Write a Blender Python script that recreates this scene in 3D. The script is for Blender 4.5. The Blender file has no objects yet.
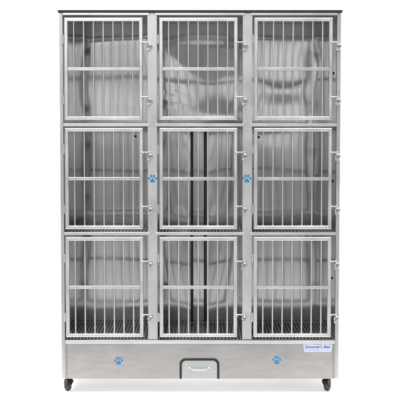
import bpy, bmesh, math, random
from mathutils import Vector, Matrix, noise
random.seed(7)
sc = bpy.context.scene
COL = sc.collection
R = math.radians

# ------------------------------------------------------------------ camera model
F = 1133.0            # focal length in photograph pixels (400 px wide)
DIST = 6.8            # camera to the door plane (y = 0)
TILT = math.atan(70 / F)
ZC = 0.0
def _ray(px, py):
    a, b = (px - 200) / F, (200 - py) / F
    return a, math.cos(TILT) + b * math.sin(TILT), -math.sin(TILT) + b * math.cos(TILT)
def X(px, py=200, y=0.0):
    a, f, u = _ray(px, py); return a * (DIST + y) / f
def Z(py, y=0.0):
    a, f, u = _ray(200, py); return ZC + u * (DIST + y) / f
ZC = -Z(390.2, 0.07)  # the floor is z = 0
DEPTH = 0.71

# ------------------------------------------------------------------ materials
def nodes(name):
    m = bpy.data.materials.new(name); m.use_nodes = True
    nt = m.node_tree; b = nt.nodes['Principled BSDF']
    return m, nt, b
def setin(b, **k):
    for key, v in k.items():
        b.inputs[key.replace('_', ' ')].default_value = v
def steel(name, col, rough, streak=(6, 6, 300), bump=0.02, metallic=1.0, smudge=0.08, grain=0.10, wob=0):
    m, nt, b = nodes(name)
    setin(b, Metallic=metallic)
    tc = nt.nodes.new('ShaderNodeTexCoord')
    mp = nt.nodes.new('ShaderNodeMapping'); mp.inputs['Scale'].default_value = streak
    n1 = nt.nodes.new('ShaderNodeTexNoise'); n1.inputs['Scale'].default_value = 1.0; n1.inputs['Detail'].default_value = 3
    n2 = nt.nodes.new('ShaderNodeTexNoise'); n2.inputs['Scale'].default_value = 5.0; n2.inputs['Detail'].default_value = 6
    nt.links.new(tc.outputs['Object'], mp.inputs['Vector'])
    nt.links.new(mp.outputs['Vector'], n1.inputs['Vector']); nt.links.new(tc.outputs['Object'], n2.inputs['Vector'])
    mix = nt.nodes.new('ShaderNodeMix'); mix.data_type = 'RGBA'
    mr = nt.nodes.new('ShaderNodeMapRange'); mr.inputs['From Min'].default_value = .3; mr.inputs['From Max'].default_value = .7
    add = nt.nodes.new('ShaderNodeMath'); add.operation = 'MULTIPLY_ADD'; add.inputs[1].default_value = .5
    nt.links.new(n1.outputs['Fac'], add.inputs[0])
    half = nt.nodes.new('ShaderNodeMath'); half.operation = 'MULTIPLY'; half.inputs[1].default_value = .5
    nt.links.new(n2.outputs['Fac'], half.inputs[0]); nt.links.new(half.outputs[0], add.inputs[2])
    nt.links.new(add.outputs[0], mr.inputs['Value']); nt.links.new(mr.outputs[0], mix.inputs['Factor'])
    mix.inputs['A'].default_value = tuple(c * (1 - grain) for c in col) + (1,)
    mix.inputs['B'].default_value = tuple(min(1, c * (1 + grain)) for c in col) + (1,)
    nt.links.new(mix.outputs['Result'], b.inputs['Base Color'])
    rr = nt.nodes.new('ShaderNodeMapRange'); rr.inputs['From Min'].default_value = .35; rr.inputs['From Max'].default_value = .65
    rr.inputs['To Min'].default_value = rough - smudge; rr.inputs['To Max'].default_value = rough + smudge
    nt.links.new(n2.outputs['Fac'], rr.inputs['Value']); nt.links.new(rr.outputs[0], b.inputs['Roughness'])
    bp = nt.nodes.new('ShaderNodeBump'); bp.inputs['Strength'].default_value = bump; bp.inputs['Distance'].default_value = .01
    nt.links.new(n1.outputs['Fac'], bp.inputs['Height']); nt.links.new(bp.outputs['Normal'], b.inputs['Normal'])
    if wob:
        b2 = nt.nodes.new('ShaderNodeBump'); b2.inputs['Strength'].default_value = wob; b2.inputs['Distance'].default_value = .03
        nt.links.new(n2.outputs['Fac'], b2.inputs['Height']); nt.links.new(b2.outputs['Normal'], bp.inputs['Normal'])
    return m
def plain(name, col, rough, metallic=0.0, var=.15, scale=40):
    m, nt, b = nodes(name)
    setin(b, Metallic=metallic, Roughness=rough)
    n = nt.nodes.new('ShaderNodeTexNoise'); n.inputs['Scale'].default_value = scale; n.inputs['Detail'].default_value = 4
    tc = nt.nodes.new('ShaderNodeTexCoord'); nt.links.new(tc.outputs['Object'], n.inputs['Vector'])
    mix = nt.nodes.new('ShaderNodeMix'); mix.data_type = 'RGBA'
    mix.inputs['A'].default_value = tuple(c * (1 - var) for c in col) + (1,)
    mix.inputs['B'].default_value = tuple(min(1, c * (1 + var)) for c in col) + (1,)
    nt.links.new(n.outputs['Fac'], mix.inputs['Factor']); nt.links.new(mix.outputs['Result'], b.inputs['Base Color'])
    return m
M_POST = steel('brushed_steel_upright', (.56, .56, .565), .42, (260, 260, 5), .03)
M_SIDE = steel('brushed_steel_corner', (.49, .49, .495), .42, (260, 260, 5), .03)
M_RAIL = steel('brushed_steel_rail', (.68, .68, .685), .34, (5, 200, 260), .03)
M_DOOR = steel('satin_steel_tube', (.63, .63, .635), .38, (90, 90, 90), .04, grain=.15)
M_BAR = steel('bright_steel_rod', (.66, .66, .66), .36, (80, 80, 20), .01)
M_SKIRT = steel('brushed_steel_base', (.40, .384, .376), .43, (9, 30, 45), .015, smudge=.10, grain=.13, wob=.16)
M_INNER = steel('mirror_rolled_steel', (.56, .56, .565), 0.098, (160, 160, 3), .0008, metallic=.82, smudge=.02, grain=.025)
M_HATCH = steel('dull_zinc_sheet', (.47, .475, .48), .42, (40, 40, 40), .05)
M_PAN = plain('dark_floor_pan', (.06, .06, .061), .45, .3)
M_GRATE = plain('grey_coated_rod', (.48, .48, .48), .4)
M_CHROME = steel('polished_chrome', (.58, .58, .58), .30, (30, 30, 30), .0, smudge=.04)
M_SLOT = plain('dark_slot_steel', (.055, .055, .055), .35, 1.0)  # plain dark metal for the strips behind the back panel gaps
M_RUBBER = plain('black_rubber', (.009, .009, .0095), .55)
M_TRIM = plain('black_edge_trim', (.005, .005, .005), .55)
M_WHEEL = plain('dark_grey_wheel', (.035, .035, .036), .45)
M_HUB = plain('grey_nylon_hub', (.10, .10, .105), .4)
M_BLUE = plain('blue_vinyl', (.001, .19, .45), .4, var=.05)
M_WHITE = plain('white_vinyl', (.56, .60, .70), .35, var=.03)
M_INK = plain('blue_ink', (.03, .08, .32), .4, var=.05)
M_LILAC = plain('lilac_ink', (.42, .36, .62), .4, var=.08)
M_PAPER = plain('white_paper', (.92, .92, .92), .9, var=.01)
M_FLOOR = plain('unseen_grey_floor', (.50, .495, .49), .6, var=.2, scale=3)
M_PAPER.node_tree.nodes['Principled BSDF'].inputs['Specular IOR Level'].default_value = 0

# ------------------------------------------------------------------ mesh helpers
def link(name, bm, mat, parent=None, smooth=False, loc=(0, 0, 0)):
    bmesh.ops.recalc_face_normals(bm, faces=bm.faces)
    me = bpy.data.meshes.new(name); bm.to_mesh(me); bm.free()
    me.materials.append(mat)
    if smooth:
        me.polygons.foreach_set('use_smooth', [True] * len(me.polygons))
        try: me.set_sharp_from_angle(angle=R(40))
        except Exception: pass
    o = bpy.data.objects.new(name, me); COL.objects.link(o); o.parent = parent; o.location = loc
    return o
def box(bm, x0, x1, y0, y1, z0, z1, bev=0.0, seg=1):
    v = [bm.verts.new(p) for p in ((x0, y0, z0), (x1, y0, z0), (x1, y1, z0), (x0, y1, z0), (x0, y0, z1), (x1, y0, z1), (x1, y1, z1), (x0, y1, z1))]
    fs = [bm.faces.new([v[i] for i in q]) for q in ((0, 3, 2, 1), (4, 5, 6, 7), (0, 1, 5, 4), (1, 2, 6, 5), (2, 3, 7, 6), (3, 0, 4, 7))]
    if bev:
        es = list({e for f in fs for e in f.edges})
        bmesh.ops.bevel(bm, geom=es, offset=bev, segments=seg, affect='EDGES', profile=.6)
def tube(bm, pts, r, n=10, cap=True):
    pts = [Vector(p) for p in pts]; rings = []
    up = Vector((0, 0, 1))
    for i, p in enumerate(pts):
        t = (pts[min(i + 1, len(pts) - 1)] - pts[max(i - 1, 0)]).normalized()
        ref = up if abs(t.dot(up)) < .9 else Vector((0, 1, 0))
        a = t.cross(ref).normalized(); b = t.cross(a).normalized()
        rr = r[i] if isinstance(r, (list, tuple)) else r
        rings.append([bm.verts.new(p + (a * math.cos(k * 2 * math.pi / n) + b * math.sin(k * 2 * math.pi / n)) * rr) for k in range(n)])
    for q, s in zip(rings, rings[1:]):
        for k in range(n): bm.faces.new((q[k], q[(k + 1) % n], s[(k + 1) % n], s[k]))
    if cap: bm.faces.new(rings[0]); bm.faces.new(rings[-1])
def prism(bm, poly, y0, y1):                     # polygon in x,z given a thickness in y
    a = [bm.verts.new((x, y0, z)) for x, z in poly]; b = [bm.verts.new((x, y1, z)) for x, z in poly]
    bm.faces.new(a); bm.faces.new(b[::-1]); n = len(poly)
    for i in range(n): bm.faces.new((a[i], b[i], b[(i + 1) % n], a[(i + 1) % n]))
def lathe_x(bm, prof, c, n=28):                  # profile of (x, radius), turned about the x axis through c
    rings = []
    for x, r in prof:
        rings.append([bm.verts.new((c[0] + x, c[1] + r * math.cos(k * 2 * math.pi / n), c[2] + r * math.sin(k * 2 * math.pi / n))) for k in range(n)])
    for q, s in zip(rings, rings[1:]):
        for k in range(n): bm.faces.new((q[k], q[(k + 1) % n], s[(k + 1) % n], s[k]))
    bm.faces.new(rings[0]); bm.faces.new(rings[-1])
def dome(bm, x, z, y, r, h, n=12):               # a rivet head facing -y
    rings = []
    for rr, hh in ((r, 0), (r * .93, h * .45), (r * .6, h * .85)):
        rings.append([bm.verts.new((x + rr * math.cos(k * 2 * math.pi / n), y - hh, z + rr * math.sin(k * 2 * math.pi / n))) for k in range(n)])
    top = bm.verts.new((x, y - h, z))
    for q, s in zip(rings, rings[1:]):
        for k in range(n): bm.faces.new((q[k], q[(k + 1) % n], s[(k + 1) % n], s[k]))
    for k in range(n): bm.faces.new((rings[-1][k], rings[-1][(k + 1) % n], top))
def copy_part(o, parent, loc):
    c = o.copy(); COL.objects.link(c); c.parent = parent; c.location = loc
    for ch in list(o.children):
        d = ch.copy(); COL.objects.link(d); d.parent = c
    return c
N = bmesh.new

# ------------------------------------------------------------------ the cage bank
root = bpy.data.objects.new('pet_cage_bank', None); COL.objects.link(root)
root['label'] = 'tall stainless steel bank of nine barred pet cages standing on small black casters'
root['category'] = 'pet cage'

# vertical layout (front plane), from the photograph
Z_TOP1, Z_TOP0 = Z(10.3), Z(12.5)
RAILS = [(Z(15.3), Z(12.5)), (Z(126.5), Z(123.4)), (Z(234.9), Z(232.1)), (Z(343.8), Z(340.0))]
Z_SK0 = Z(378.6)
DOOR_H = (Z(17.2) - Z(120.2) + Z(127.9) - Z(229.2) + Z(237.2) - Z(337.0)) / 3
DOOR_Z0 = [Z(120.2), Z(229.2), Z(337.0)]
XS = .995
xp = lambda px: (px - 200.2) * .006 * XS
POSTS = [(xp(59.6), xp(63.2)), (xp(147.6), xp(157.3)), (xp(242.9), xp(252.6)), (xp(337.2), xp(341.0))]
DOOR_W = 78.6 * .006 * XS
DOOR_X0 = [xp(64.5), xp(159.3), xp(254.2)]
X0, X1 = POSTS[0][0], POSTS[3][1]
YB = DEPTH

# top panel with its black front edge
bm = N(); box(bm, X0 - .004, X1 + .004, .002, YB + .038, Z_TOP0 + .001, Z_TOP1 - .0015, .0015); link('top_panel', bm, M_POST, root)
bm = N(); box(bm, X0 - .007, X1 + .007, -.012, .002, Z_TOP0 - .0015, Z_TOP1 + .001, .002, 2); link('edge_trim', bm, M_TRIM, root)
# uprights
for i, (a, b) in enumerate(POSTS):
    bm = N()
    bot = Z_SK0 if i in (0, 3) else RAILS[3][1] + .003
    box(bm, a, b, 0, .035, bot, Z_TOP0 - .001, .0018, 2)
    link('upright', bm, M_SIDE if i in (0, 3) else M_POST, root)
# rails between the uprights, ends lapping a little onto the faces
for j, (z0, z1) in enumerate(RAILS):
    if j == 3:
        bm = N(); a, b = POSTS[0][1] + .001, POSTS[3][0] - .001
        box(bm, a, b, -.006, .03, z0 + .0005, z1, .003, 2); link('rail', bm, M_RAIL, root); continue
    for c in range(3):
        a, b = POSTS[c][1], POSTS[c + 1][0]
        la = .012 if c else .0; lb = .012 if c < 2 else .0
        bm = N(); box(bm, a - la, b + lb, -.007, -.0005 if (la or lb) else .02, z0, z1, .0028, 2)
        box(bm, a + .0005, b - .0005, -.0004, .03, z0 + .001, z1 - .001)
        link('rail', bm, M_RAIL, root)
# base panel with the cut-out for the hatch
zs1 = RAILS[3][0] - .0005
GX0, GX1, GZ1 = xp(180), xp(219.3), Z(358.8)
ch = .030
poly = [(POSTS[0][1] + .012, Z_SK0), (GX0, Z_SK0), (GX0, GZ1 - ch), (GX0 + ch, GZ1), (GX1 - ch, GZ1), (GX1, GZ1 - ch), (GX1, Z_SK0), (POSTS[3][0] - .012, Z_SK0), (POSTS[3][0] - .012, zs1), (POSTS[0][1] + .012, zs1)]
bm = N(); prism(bm, poly, -.003, .022); link('base_panel', bm, M_SKIRT, root)
for a, b in ((POSTS[0][1] + .0008, POSTS[0][1] + .0105), (POSTS[3][0] - .0105, POSTS[3][0] - .0008)):
    bm = N(); box(bm, a, b, -.001, .022, Z_SK0, zs1, .001); link('corner_flange', bm, M_SKIRT, root)
bm = N(); box(bm, X0 + .003, X1 - .003, .036, YB, Z_SK0 + .0005, Z_SK0 + .0045); link('underside', bm, M_POST, root)
# hatch
def rounded(x0, x1, z0, z1, c, inset=0, n=6):
    x0 += inset; x1 -= inset; z1 -= inset; c = max(c - inset * .5, .004)
    pts = [(x0, z0)]
    for k in range(n + 1):
        t = math.pi - k * math.pi / 2 / n; pts.append((x0 + c + c * math.cos(t), z1 - c + c * math.sin(t)))
    for k in range(n + 1):
        t = math.pi / 2 - k * math.pi / 2 / n; pts.append((x1 - c + c * math.cos(t), z1 - c + c * math.sin(t)))
    pts.append((x1, z0)); return pts
hatch_loc = (0, 0, 0)
bm = N(); prism(bm, rounded(GX0, GX1, Z_SK0 + .001, GZ1, .032, .010), -.002, .02); hatch = link('hatch', bm, M_HATCH, root)
outer = rounded(GX0 - .003, GX1 + .003, Z_SK0 + .0005, GZ1 + .003, .036); inner = rounded(GX0, GX1, Z_SK0 + .0005, GZ1, .032, .0095)
bm = N()
y0, y1 = -.009, .004
ring = lambda pts, y: [bm.verts.new((x, y, z)) for x, z in pts]
oa, ob, ia, ib = ring(outer, y0), ring(outer, y1), ring(inner, y0), ring(inner, y1)
for k in range(len(outer) - 1):
    bm.faces.new((oa[k], oa[k + 1], ia[k + 1], ia[k])); bm.faces.new((ob[k], ob[k + 1], oa[k + 1], oa[k])); bm.faces.new((ia[k], ia[k + 1], ib[k + 1], ib[k]))
for k in (0, -1): bm.faces.new((oa[k], ia[k], ib[k], ob[k]))
bmesh.ops.bevel(bm, geom=[e for e in bm.edges if len(e.link_faces) == 2 and e.calc_face_angle(0) > .9], offset=.003, segments=2, affect='EDGES')
link('gasket', bm, M_RUBBER, hatch)
bm = N(); hz = Z(368.6); hx0, hx1 = xp(189.5), xp(209.3)
pts = [(hx0, -.006, hz + .002)]
for k in range(13):
    t = k / 12; pts.append((hx0 + (hx1 - hx0) * t, -.012 - .022 * math.sin(math.pi * t) ** .5, hz + .002 - .006 * math.sin(math.pi * t) ** .7))
pts.append((hx1, -.006, hz + .002))
tube(bm, pts, .0034, 10)
for hx in (hx0, hx1):
    lathe = []
    box(bm, hx - .013, hx + .013, -.006, -.0023, hz - .005, hz + .009, .0015)
    tube(bm, [(hx - .008, -.0075, hz + .002), (hx + .008, -.0075, hz + .002)], .005, 10)
link('handle', bm, M_RAIL, hatch, True)

# ------------------------------------------------------------------ shell inside
def sheet_box(name, x0, x1, y0, y1, z0, z1, mat=M_INNER):
    bm = N(); box(bm, x0, x1, y0, y1, z0, z1); return link(name, bm, mat, root)
sheet_box('side_panel', X0 + .001, X0 + .016, .0355, YB + .033, Z_SK0 + .005, Z_TOP0)
sheet_box('side_panel', X1 - .016, X1 - .001, .0355, YB + .033, Z_SK0 + .005, Z_TOP0)
for k in (1, 2):
    a, b = POSTS[k]; sheet_box('partition', a + .004, b - .004, .0355, YB - .003, Z_SK0 + .005, Z_TOP0)
cells_x = [(X0 + .0165, POSTS[1][0] + .0035), (POSTS[1][1] - .0035, POSTS[2][0] + .0035), (POSTS[2][1] - .0035, X1 - .0165)]
FLOOR = [Z(124.9), Z(233.2), Z(339.9)]           # top of each floor grate
PAN = [RAILS[1][0] + .001, RAILS[2][0] + .001, RAILS[3][0] + .001]
CEIL = [Z_TOP0 + .0005, PAN[0], PAN[1]]

def warp_panel(name, x0, x1, z0, z1, y, fn, nx=40, nz=48, parent=root):
    bm = N(); g = []
    for j in range(nz + 1):
        row = []
        for i in range(nx + 1):
            x = x0 + (x1 - x0) * i / nx; z = z0 + (z1 - z0) * j / nz
            row.append(bm.verts.new((x, y + fn(x, z, i / nx, j / nz), z)))
        g.append(row)
    for j in range(nz):
        for i in range(nx): bm.faces.new((g[j][i], g[j][i + 1], g[j + 1][i + 1], g[j + 1][i]))
    # turned back edge so that the sheet has a thickness
    back = [bm.verts.new((v.co.x, y + .030, v.co.z)) for v in (g[0][0], g[0][-1], g[-1][-1], g[-1][0])]
    edge = [g[0], [r[-1] for r in g], g[-1][::-1], [r[0] for r in g][::-1]]
    for k in range(4): bm.faces.new(edge[k] + [back[(k + 1) % 4], back[k]])
    bm.faces.new(back)
    o = link(name, bm, M_INNER, parent, True)
    return o
SEED = {(0, 0): 3.1, (0, 1): 7.7, (0, 2): 12.4, (1, 0): 21.9, (1, 1): 31.5, (1, 2): 47.3, (2, 0): 55.2, (2, 1): 63.8, (2, 2): 71.6}
def wave(s, amp):
    def f(x, z, u, v):
        fall = min(1, 5 * u, 5 * (1 - u), 5 * v, 5 * (1 - v))
        a = noise.noise(Vector((x * 2.0 + s, z * 2.4, s))) * amp
        b = noise.noise(Vector((x * 1.4 - s, z * 1.6 + s, s * .5))) * amp * 1.6
        return (a + b) * (.35 + .65 * fall)
    return f
def softplus(t, k): return k * math.log(1 + math.exp(max(-40, min(40, t / k))))
def dented(base, c):                             # the thin upper sheets are dented: a crease, a ripple, a round dent
    def f(x, z, u, v):
        y = base(x, z, u, v)
        if c == 1:
            zc = Z(50 + 30 * math.sin(min(1, max(0, u * 1.25)) * math.pi * .62) ** 1.5, YB)
            y += .040 * softplus(z - zc, .010)
            dx, dz = (x - X(172, 97, YB)) / .15, (z - Z(97, YB)) / .085; q = math.hypot(dx, dz)
            y += math.cos(.7) * .00032 * math.cos(q * 9) * math.exp(-q * q * 1.2)
            dx, dz = (x - X(222, 114, YB)) / .15, (z - Z(116, YB)) / .07; y -= .0045 * math.exp(-dx * dx - dz * dz)
        elif c == 2:
            dx, dz = (x - X(309, 62, YB)) / .085, (z - Z(62, YB)) / .10; y += .0020 * math.exp(-(dx * dx + dz * dz))
            zc = Z(36 + 6 * u, YB); y += .022 * softplus(z - zc, .006)
            dx, dz = (x - X(283, 95, YB)) / .14, (z - Z(92, YB)) / .06; y -= .0032 * math.exp(-dx * dx - dz * dz)
        else:
            zc = Z(46 - 9 * u, YB); y += .020 * softplus(z - zc, .006)
        return y
    return f
for r in range(3):
    for c in range(3):
        xa, xb = cells_x[c]
        amp = (.0050, .0022, .0016)[r]
        za, zb = PAN[r] + .0035, CEIL[r] - .0002
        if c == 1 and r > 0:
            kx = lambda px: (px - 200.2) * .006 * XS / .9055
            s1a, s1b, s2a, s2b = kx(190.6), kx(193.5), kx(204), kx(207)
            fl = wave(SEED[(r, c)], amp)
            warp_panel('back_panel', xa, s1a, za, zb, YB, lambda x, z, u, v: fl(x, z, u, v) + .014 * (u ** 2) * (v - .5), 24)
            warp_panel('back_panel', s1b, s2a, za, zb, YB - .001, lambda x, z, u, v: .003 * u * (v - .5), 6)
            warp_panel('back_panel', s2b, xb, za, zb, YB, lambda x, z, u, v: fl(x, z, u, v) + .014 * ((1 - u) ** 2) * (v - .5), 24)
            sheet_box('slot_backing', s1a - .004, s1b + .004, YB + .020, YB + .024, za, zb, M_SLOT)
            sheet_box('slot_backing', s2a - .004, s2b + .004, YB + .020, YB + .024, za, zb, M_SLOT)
        else:
            warp_panel('back_panel', xa, xb, za, zb, YB, dented(wave(SEED[(r, c)], amp), c) if r == 0 else wave(SEED[(r, c)], amp), 70 if r == 0 else 40, 90 if r == 0 else 48)
        # floor: dark pan and a grate of rods running front to back
        sheet_box('floor_pan', xa, xb, .0312, YB - .004, PAN[r], PAN[r] + .003, M_PAN)
        bm = N(); n = 25; zt = FLOOR[r]
        for k in range(n):
            x = xa + (xb - xa) * (k + .5) / n
            box(bm, x - .0028, x + .0028, .034, YB - .016, zt - .006, zt, .0012)
        for y in (.045, YB - .03):
            box(bm, xa + .004, xb - .004, y - .004, y + .004, zt - .0125, zt - .0061)
        link('floor_grate', bm, M_GRATE, root)
bm = N(); box(bm, X0 + .002, X1 - .002, YB + .0335, YB + .0365, Z_SK0 + .004, Z_TOP0 + .0008); link('rear_panel', bm, M_POST, root)

# black plugs in the walls
def plug_back(px, py):
    bm = N(); y = YB - .006
    dome(bm, X(px, py, y), Z(py, y), y, .0075, .006); link('wall_plug', bm, M_RUBBER, root, True)
def plug_side(py, right=False):
    y = .24; bm = N(); tmp = N()
    dome(bm, 0, 0, 0, .013, .007)
    for v in bm.verts:
        yy = v.co.y; v.co = Vector((-yy, v.co.x * 1.2, v.co.z * .62))
        if right: v.co.x *= -1
    o = link('wall_plug', bm, M_RUBBER, root, True, ((X1 - .0165) if right else (X0 + .0165), y, Z(py, y)))
    tmp.free()
for p in ((135.5, 136.3), (258.7, 137.2)): plug_back(*p)
for py in (73.3, 181.2): plug_side(py); plug_side(py, True)
plug_side(278, True)

# ------------------------------------------------------------------ doors
def door():
    W, H, w = DOOR_W, DOOR_H, .0235
    y0, y1 = -.013, .009; c = .0052
    prof = [(0, y0 + c), (c * .35, y0 + c * .35), (c, y0), (w - c, y0), (w - c * .35, y0 + c * .35), (w, y0 + c), (w, y1 - c), (w - c, y1), (c, y1), (0, y1 - c)]
    bm = N(); corners = []
    def at(k, u):
        return [(u, u), (W - u, u), (W - u, H - u), (u, H - u)][k]
    for k in range(4):
        for k2 in (k, (k + 1) % 4):
            pass
    for k in range(4):                               # four mitred tubes
        g = .0004
        ra, rb = [], []
        for u, y in prof:
            (xa, za), (xb, zb) = at(k, u), at((k + 1) % 4, u)
            L = math.hypot(xb - xa, zb - za); dx, dz = (xb - xa) / L * g, (zb - za) / L * g
            ra.append(bm.verts.new((xa + dx, y, za + dz))); rb.append(bm.verts.new((xb - dx, y, zb - dz)))
        n = len(prof)
        for i in range(n): bm.faces.new((ra[i], ra[(i + 1) % n], rb[(i + 1) % n], rb[i]))
        bm.faces.new(ra); bm.faces.new(rb)
    d = link('door', bm, M_DOOR, root)
    zc = H * .484 + .0096
    bm = N(); box(bm, w * .75, W - w * .75, -.0105, .006, zc - .0102, zc + .0102, .003, 2); link('crossbar', bm, M_DOOR, d)
    bx = [(74.0 - 64.4 + 9.81 * k) * .006 * XS for k in range(7)]
    for x in bx:
        bm = N(); tube(bm, [(x, .001, w - .003), (x, .001, H - w + .003)], .0048, 12); link('bar', bm, M_BAR, d, True)
    for hz in (H - .128, .122):                      # hinges on the left edge
        bm = N(); x = -.0062
        tube(bm, [(x, -.006, hz - .026), (x, -.006, hz - .0095)], .0068, 14)
        tube(bm, [(x, -.006, hz - .009), (x, -.006, hz + .009)], .0068, 14)
        tube(bm, [(x, -.006, hz + .0095), (x, -.006, hz + .026)], .0068, 14)
        tube(bm, [(x, -.006, hz - .0285), (x, -.006, hz + .0285)], .0028, 10)
        link('hinge', bm, M_POST, d, True)
    for hz in (H - .168, .117):                      # bolt of each latch, on the right edge
        bm = N()
        tube(bm, [(W - .010, -.017, hz + .022), (W + .030, -.017, hz + .022)], .0036, 10)
        tube(bm, [(W - .010, -.017, hz + .022), (W - .010, -.012, hz + .022)], .0036, 10)
        tube(bm, [(W + .002, -.017, hz + .020), (W + .004, -.019, hz + .008)], [.003, .0022], 8)
        link('bolt', bm, M_CHROME, d, True)
    return d
proto = door()
first = True
for r in range(3):
    for c in range(3):
        loc = (DOOR_X0[c], 0, DOOR_Z0[r])
        if first: proto.location = loc; first = False
        else: copy_part(proto, root, loc)

# latch keepers on the uprights
def keeper():
    bm = N()
    box(bm, -.010, .014, -.0035, -.0004, -.026, .026, .0012)                     # plate
    link_pts = []
    for k in range(15):                                                            # curled hook
        t = R(200) - k * R(290) / 14
        link_pts.append((.004 + .013 * math.cos(t), -.012 - .004 * math.sin(k / 14 * math.pi), -.004 + .014 * math.sin(t)))
    tube(bm, link_pts, [.0048 - .0016 * abs(k - 7) / 7 for k in range(15)], 10)
    tube(bm, [(.004, -.004, -.003), (.004, -.021, -.003)], [.008, .0065], 14)
    tube(bm, [(-.008, -.004, .022), (-.008, -.020, .022)], .0065, 12)
    box(bm, -.012, .004, -.014, -.0036, -.030, -.017, .003, 2)
    k = link('latch', bm, M_CHROME, root, True)
    bm = N(); box(bm, -.002, .010, -.0224, -.0205, -.0050, -.0012, .0005); link('slot', bm, M_RUBBER, k)
    return k
kp = keeper(); first = True
for r in range(3):
    for c in range(3):
        for hz in (DOOR_H - .168, .117):
            loc = (POSTS[c + 1][0] + (.009 if c < 2 else .0035), 0, DOOR_Z0[r] + hz)
            if first: kp.location = loc; first = False
            else: copy_part(kp, root, loc).rotation_euler.y = R(random.uniform(-7, 7))
# rivets where rails meet the middle uprights
bm = N(); dome(bm, 0, 0, 0, .0042, .0025); rv = link('rivet', bm, M_CHROME, root, True); first = True
for k in (1, 2):
    a, b = POSTS[k]
    for py in (19.2, 117, 121.6, 129.4, 226.6, 238.6, 334.5):
        for x in (a + .0145, b - .0125):
            if x > (a + b) / 2 and py not in (19.2, 121.6, 129.4): continue
            loc = (x, -.0001, Z(py))
            if first: rv.location = loc; first = False
            else: copy_part(rv, root, loc)

# ------------------------------------------------------------------ stickers
def ell(cx, cz, rx, rz, rot=0, n=20):
    return [(cx + rx * math.cos(t) * math.cos(rot) - rz * math.sin(t) * math.sin(rot), cz + rx * math.cos(t) * math.sin(rot) + rz * math.sin(t) * math.cos(rot)) for t in (k * 2 * math.pi / n for k in range(n))]
def paw():
    bm = N(); s = .0258
    pad = []
    for k in range(36):
        t = k * 2 * math.pi / 36 + math.pi / 2
        r = .45 + .13 * math.cos(3 * (t - math.pi / 2)) * .8 + .03
        pad.append((r * 1.12 * math.cos(t) * s, (-.42 + r * .92 * math.sin(t)) * s))
    prism(bm, pad, -.0011, -.0002)
    for cx, cz, rx, rz, ro in ((-.78, .14, .225, .33, .5), (-.30, .68, .235, .36, .12), (.30, .68, .235, .36, -.12), (.78, .14, .225, .33, -.5)):
        prism(bm, ell(cx * s, cz * s, rx * s, rz * s, ro), -.0011, -.0002)
    return link('paw_sticker', bm, M_BLUE, root)
pw = paw()
pw.location = (xp(152.5), 0, Z(179))
copy_part(pw, root, (xp(247.4), 0, Z(179)))
copy_part(pw, root, (xp(117.6), -.003, Z(361)))
copy_part(pw, root, (xp(278.2), -.003, Z(360.3)))
# maker's label
LX0, LX1, LZ0, LZ1 = xp(305.2), xp(334.4), Z(351.9), Z(343.9)
lw, lh = LX1 - LX0, LZ1 - LZ0
pl = []
def lab(u, v): return (LX0 + u * lw, LZ0 + v * lh)
for u, v in ((.03, .04), (.10, 0), (.5, .02), (.93, 0), (.97, .06), (.97, .42), (1, .52), (1, .86), (.97, .95), (.82, .93), (.74, 1), (.66, .98), (.60, .90), (.4, .92), (.2, .97), (.05, 1), (.0, .93), (0, .5), (.03, .42)):
    pl.append(lab(u, v))
bm = N(); prism(bm, pl, -.0038, -.0031); label = link('label', bm, M_WHITE, root)
def text(name, body, x, z, h, width, mat, parent, y, shear=.2, bold=.0):
    cu = bpy.data.curves.new(name, 'FONT'); cu.body = body; cu.size = 1; cu.shear = shear; cu.extrude = .004; cu.offset = bold
    cu.align_x = 'CENTER'; cu.align_y = 'CENTER'
    t = bpy.data.objects.new(name, cu); COL.objects.link(t); bpy.context.view_layer.update()
    dg = bpy.context.evaluated_depsgraph_get(); me = bpy.data.meshes.new_from_object(t.evaluated_get(dg))
    bpy.data.objects.remove(t); bpy.data.curves.remove(cu)
    xs = [v.co.x for v in me.vertices]; ys = [v.co.y for v in me.vertices]
    sx = width / (max(xs) - min(xs)); sz = h / (max(ys) - min(ys)); mx, mz = (max(xs) + min(xs)) / 2, (max(ys) + min(ys)) / 2
    for v in me.vertices: v.co = Vector(((v.co.x - mx) * sx + x, y - .0001 - v.co.z * .05, (v.co.y - mz) * sz + z))
    me.materials.clear(); me.materials.append(mat)
    o = bpy.data.objects.new(name, me); COL.objects.link(o); o.parent = parent; return o
lx, lz = lab(.5, .66)
text('lettering', "Groomer's Best", lx, lz, lh * .40, lw * .90, M_INK, label, -.0039, .25, .024)
bm = N(); random.seed(3); u = .08                    # the unreadable small line below: lilac strokes on a pale strip
while u < .90:
    wd = random.uniform(.018, .03); hh = random.choice((.20, .20, .26))
    x0, z0 = lab(u, .12); x1, z1 = lab(u + wd, .12 + hh); box(bm, x0, x1, -.0041, -.0037, z0, z1); u += wd + random.choice((.008, .008, .010, .03))
link('fine_print', bm, M_LILAC, label)

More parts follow.
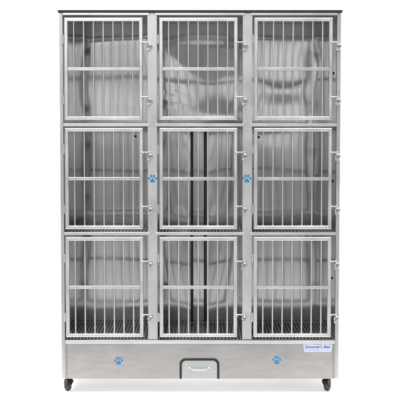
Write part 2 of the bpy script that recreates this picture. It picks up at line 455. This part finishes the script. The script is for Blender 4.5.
# ------------------------------------------------------------------ casters
def caster():
    bm = N()
    box(bm, -.026, .026, -.026, .026, .0665, .0705, .001)                        # plate
    tube(bm, [(0, 0, .067), (0, 0, .056)], [.021, .018], 20)
    # fork cheeks reaching back to the axle
    for s in (-1, 1):
        prof = [(-.020, .058), (.020, .058), (.022, .046), (.024, .022), (.018, .014), (.008, .016), (-.010, .036), (-.020, .046)]
        a = [bm.verts.new((s * .0165, y, z)) for y, z in prof]; b = [bm.verts.new((s * .0195, y, z)) for y, z in prof]
        bm.faces.new(a); bm.faces.new(b[::-1])
        for i in range(len(prof)): bm.faces.new((a[i], b[i], b[(i + 1) % 8], a[(i + 1) % 8]))
    box(bm, -.0195, .0195, -.021, .021, .0555, .0588, .001)
    box(bm, -.012, .012, -.040, -.020, .048, .054, .002)                         # brake pedal
    o = link('caster', bm, M_RUBBER, root)
    bm = N(); ax = (0, .012, .0255)
    lathe_x(bm, [(-.0125, .012), (-.0145, .019), (-.0125, .0238), (-.007, .0255), (.007, .0255), (.0125, .0238), (.0145, .019), (.0125, .012)], ax)
    link('wheel', bm, M_WHEEL, o, True)
    bm = N(); lathe_x(bm, [(-.0205, .005), (-.0205, .0065), (.0205, .0065), (.0205, .005)], ax, 14); lathe_x(bm, [(-.0150, .008), (-.0150, .015), (.0150, .015), (.0150, .008)], ax, 20)
    link('axle', bm, M_HUB, o, True)
    return o
ca = caster(); first = True
for (x, y, a) in ((xp(65.6), .055, 38), (xp(329.8), .055, -34), (xp(65.6), YB - .06, 70), (xp(329.8), YB - .06, -20)):
    o = ca if first else copy_part(ca, root, (0, 0, 0)); first = False
    o.location = (x, y, 0); o.rotation_euler.z = R(a)
sz = Z_SK0 / .0705
for o in [o for o in root.children if o.name.startswith('caster')]: o.scale = (1, 1, sz)

# ------------------------------------------------------------------ floor and backdrop
bm = N()
v = [bm.verts.new(p) for p in ((-40, -60, -.004), (40, -60, -.004), (40, 12.0, -.004), (-40, 12.0, -.004))]; bm.faces.new(v)
fl = link('floor', bm, M_FLOOR); fl['kind'] = 'structure'  # grey floor out of view, added to darken what the steel mirrors
bm = N(); rows = [(-.66, 0), (3.0, 0)]
for k in range(1, 13): t = k / 12 * math.pi / 2; rows.append((3.0 + 1.0 * math.sin(t), 1.0 - 1.0 * math.cos(t)))
rows.append((4.0, 5.0))
g = [[bm.verts.new((x, y, z)) for x in (-4.5, 4.5)] for y, z in rows]
for a, b in zip(g, g[1:]): bm.faces.new((a[0], a[1], b[1], b[0]))
bd = link('backdrop', bm, M_PAPER, None, True); bd['kind'] = 'structure'

# ------------------------------------------------------------------ light
def lamp(name, loc, target, sx, sy, power, col=(1, 1, 1)):
    l = bpy.data.lights.new(name, 'AREA'); l.shape = 'RECTANGLE'; l.size = sx; l.size_y = sy; l.energy = power; l.color = col
    o = bpy.data.objects.new(name, l); COL.objects.link(o); o.location = loc
    o.rotation_euler = (Vector(target) - Vector(loc)).to_track_quat('-Z', 'Y').to_euler()
    return o
lamp('overhead_light', (0, -1.6, 5.6), (0, -1.2, 0), 5.0, 3.2, 330)
lamp('key_light', (-1.6, -7.5, 4.6), (0, 0, 1.4), 2.6, 1.6, 100)
lamp('under_base_fill', (0, 2.3, .17), (0, 0, .06), 1.5, .2, 250)  # added lamp hidden behind the cage, lifts the shade under the base
lamp('backdrop_light', (-3.2, 1.6, 4.6), (0, 4.0, 1.6), 2.6, .6, 260)
lamp('backdrop_light', (3.2, 1.6, 4.6), (0, 4.0, 1.6), 2.6, .6, 260)

w = bpy.data.worlds.new('World'); sc.world = w; w.use_nodes = True
nt = w.node_tree; bg = nt.nodes['Background']
tc = nt.nodes.new('ShaderNodeTexCoord'); sep = nt.nodes.new('ShaderNodeSeparateXYZ')
nz = nt.nodes.new('ShaderNodeTexNoise'); nz.inputs['Scale'].default_value = 4.0; nz.inputs['Detail'].default_value = 2
nt.links.new(tc.outputs['Generated'], sep.inputs[0]); nt.links.new(tc.outputs['Generated'], nz.inputs['Vector'])
ma = nt.nodes.new('ShaderNodeMath'); ma.operation = 'MULTIPLY_ADD'; ma.inputs[1].default_value = .12
nt.links.new(nz.outputs['Fac'], ma.inputs[0]); nt.links.new(sep.outputs['Z'], ma.inputs[2])
rp = nt.nodes.new('ShaderNodeValToRGB'); cr = rp.color_ramp
stops = [(0.0, .55), (.06, .95), (.12, 1.6), (.150, 1.5), (.173, .46), (.34, .40), (.42, .9), (1.0, .95)]
cr.elements[0].position, cr.elements[1].position = stops[0][0], stops[-1][0]
for p, vv in stops[1:-1]: cr.elements.new(p)
for e, (p, vv) in zip(cr.elements, stops): e.color = (vv, vv, vv, 1)
nt.links.new(ma.outputs[0], rp.inputs['Fac']); nt.links.new(rp.outputs['Color'], bg.inputs['Color'])
bg.inputs['Strength'].default_value = .8

# ------------------------------------------------------------------ camera and output
cam = bpy.data.cameras.new('camera'); co = bpy.data.objects.new('camera', cam); COL.objects.link(co); sc.camera = co
cam.sensor_width = 36; cam.lens = 36 * F / 400; cam.clip_end = 200
co.location = (0, -DIST, ZC); co.rotation_euler = (math.pi / 2 - TILT, 0, 0)
sc.view_settings.view_transform = 'Standard'; sc.view_settings.look = 'None'; sc.view_settings.exposure = 0; sc.view_settings.gamma = 1
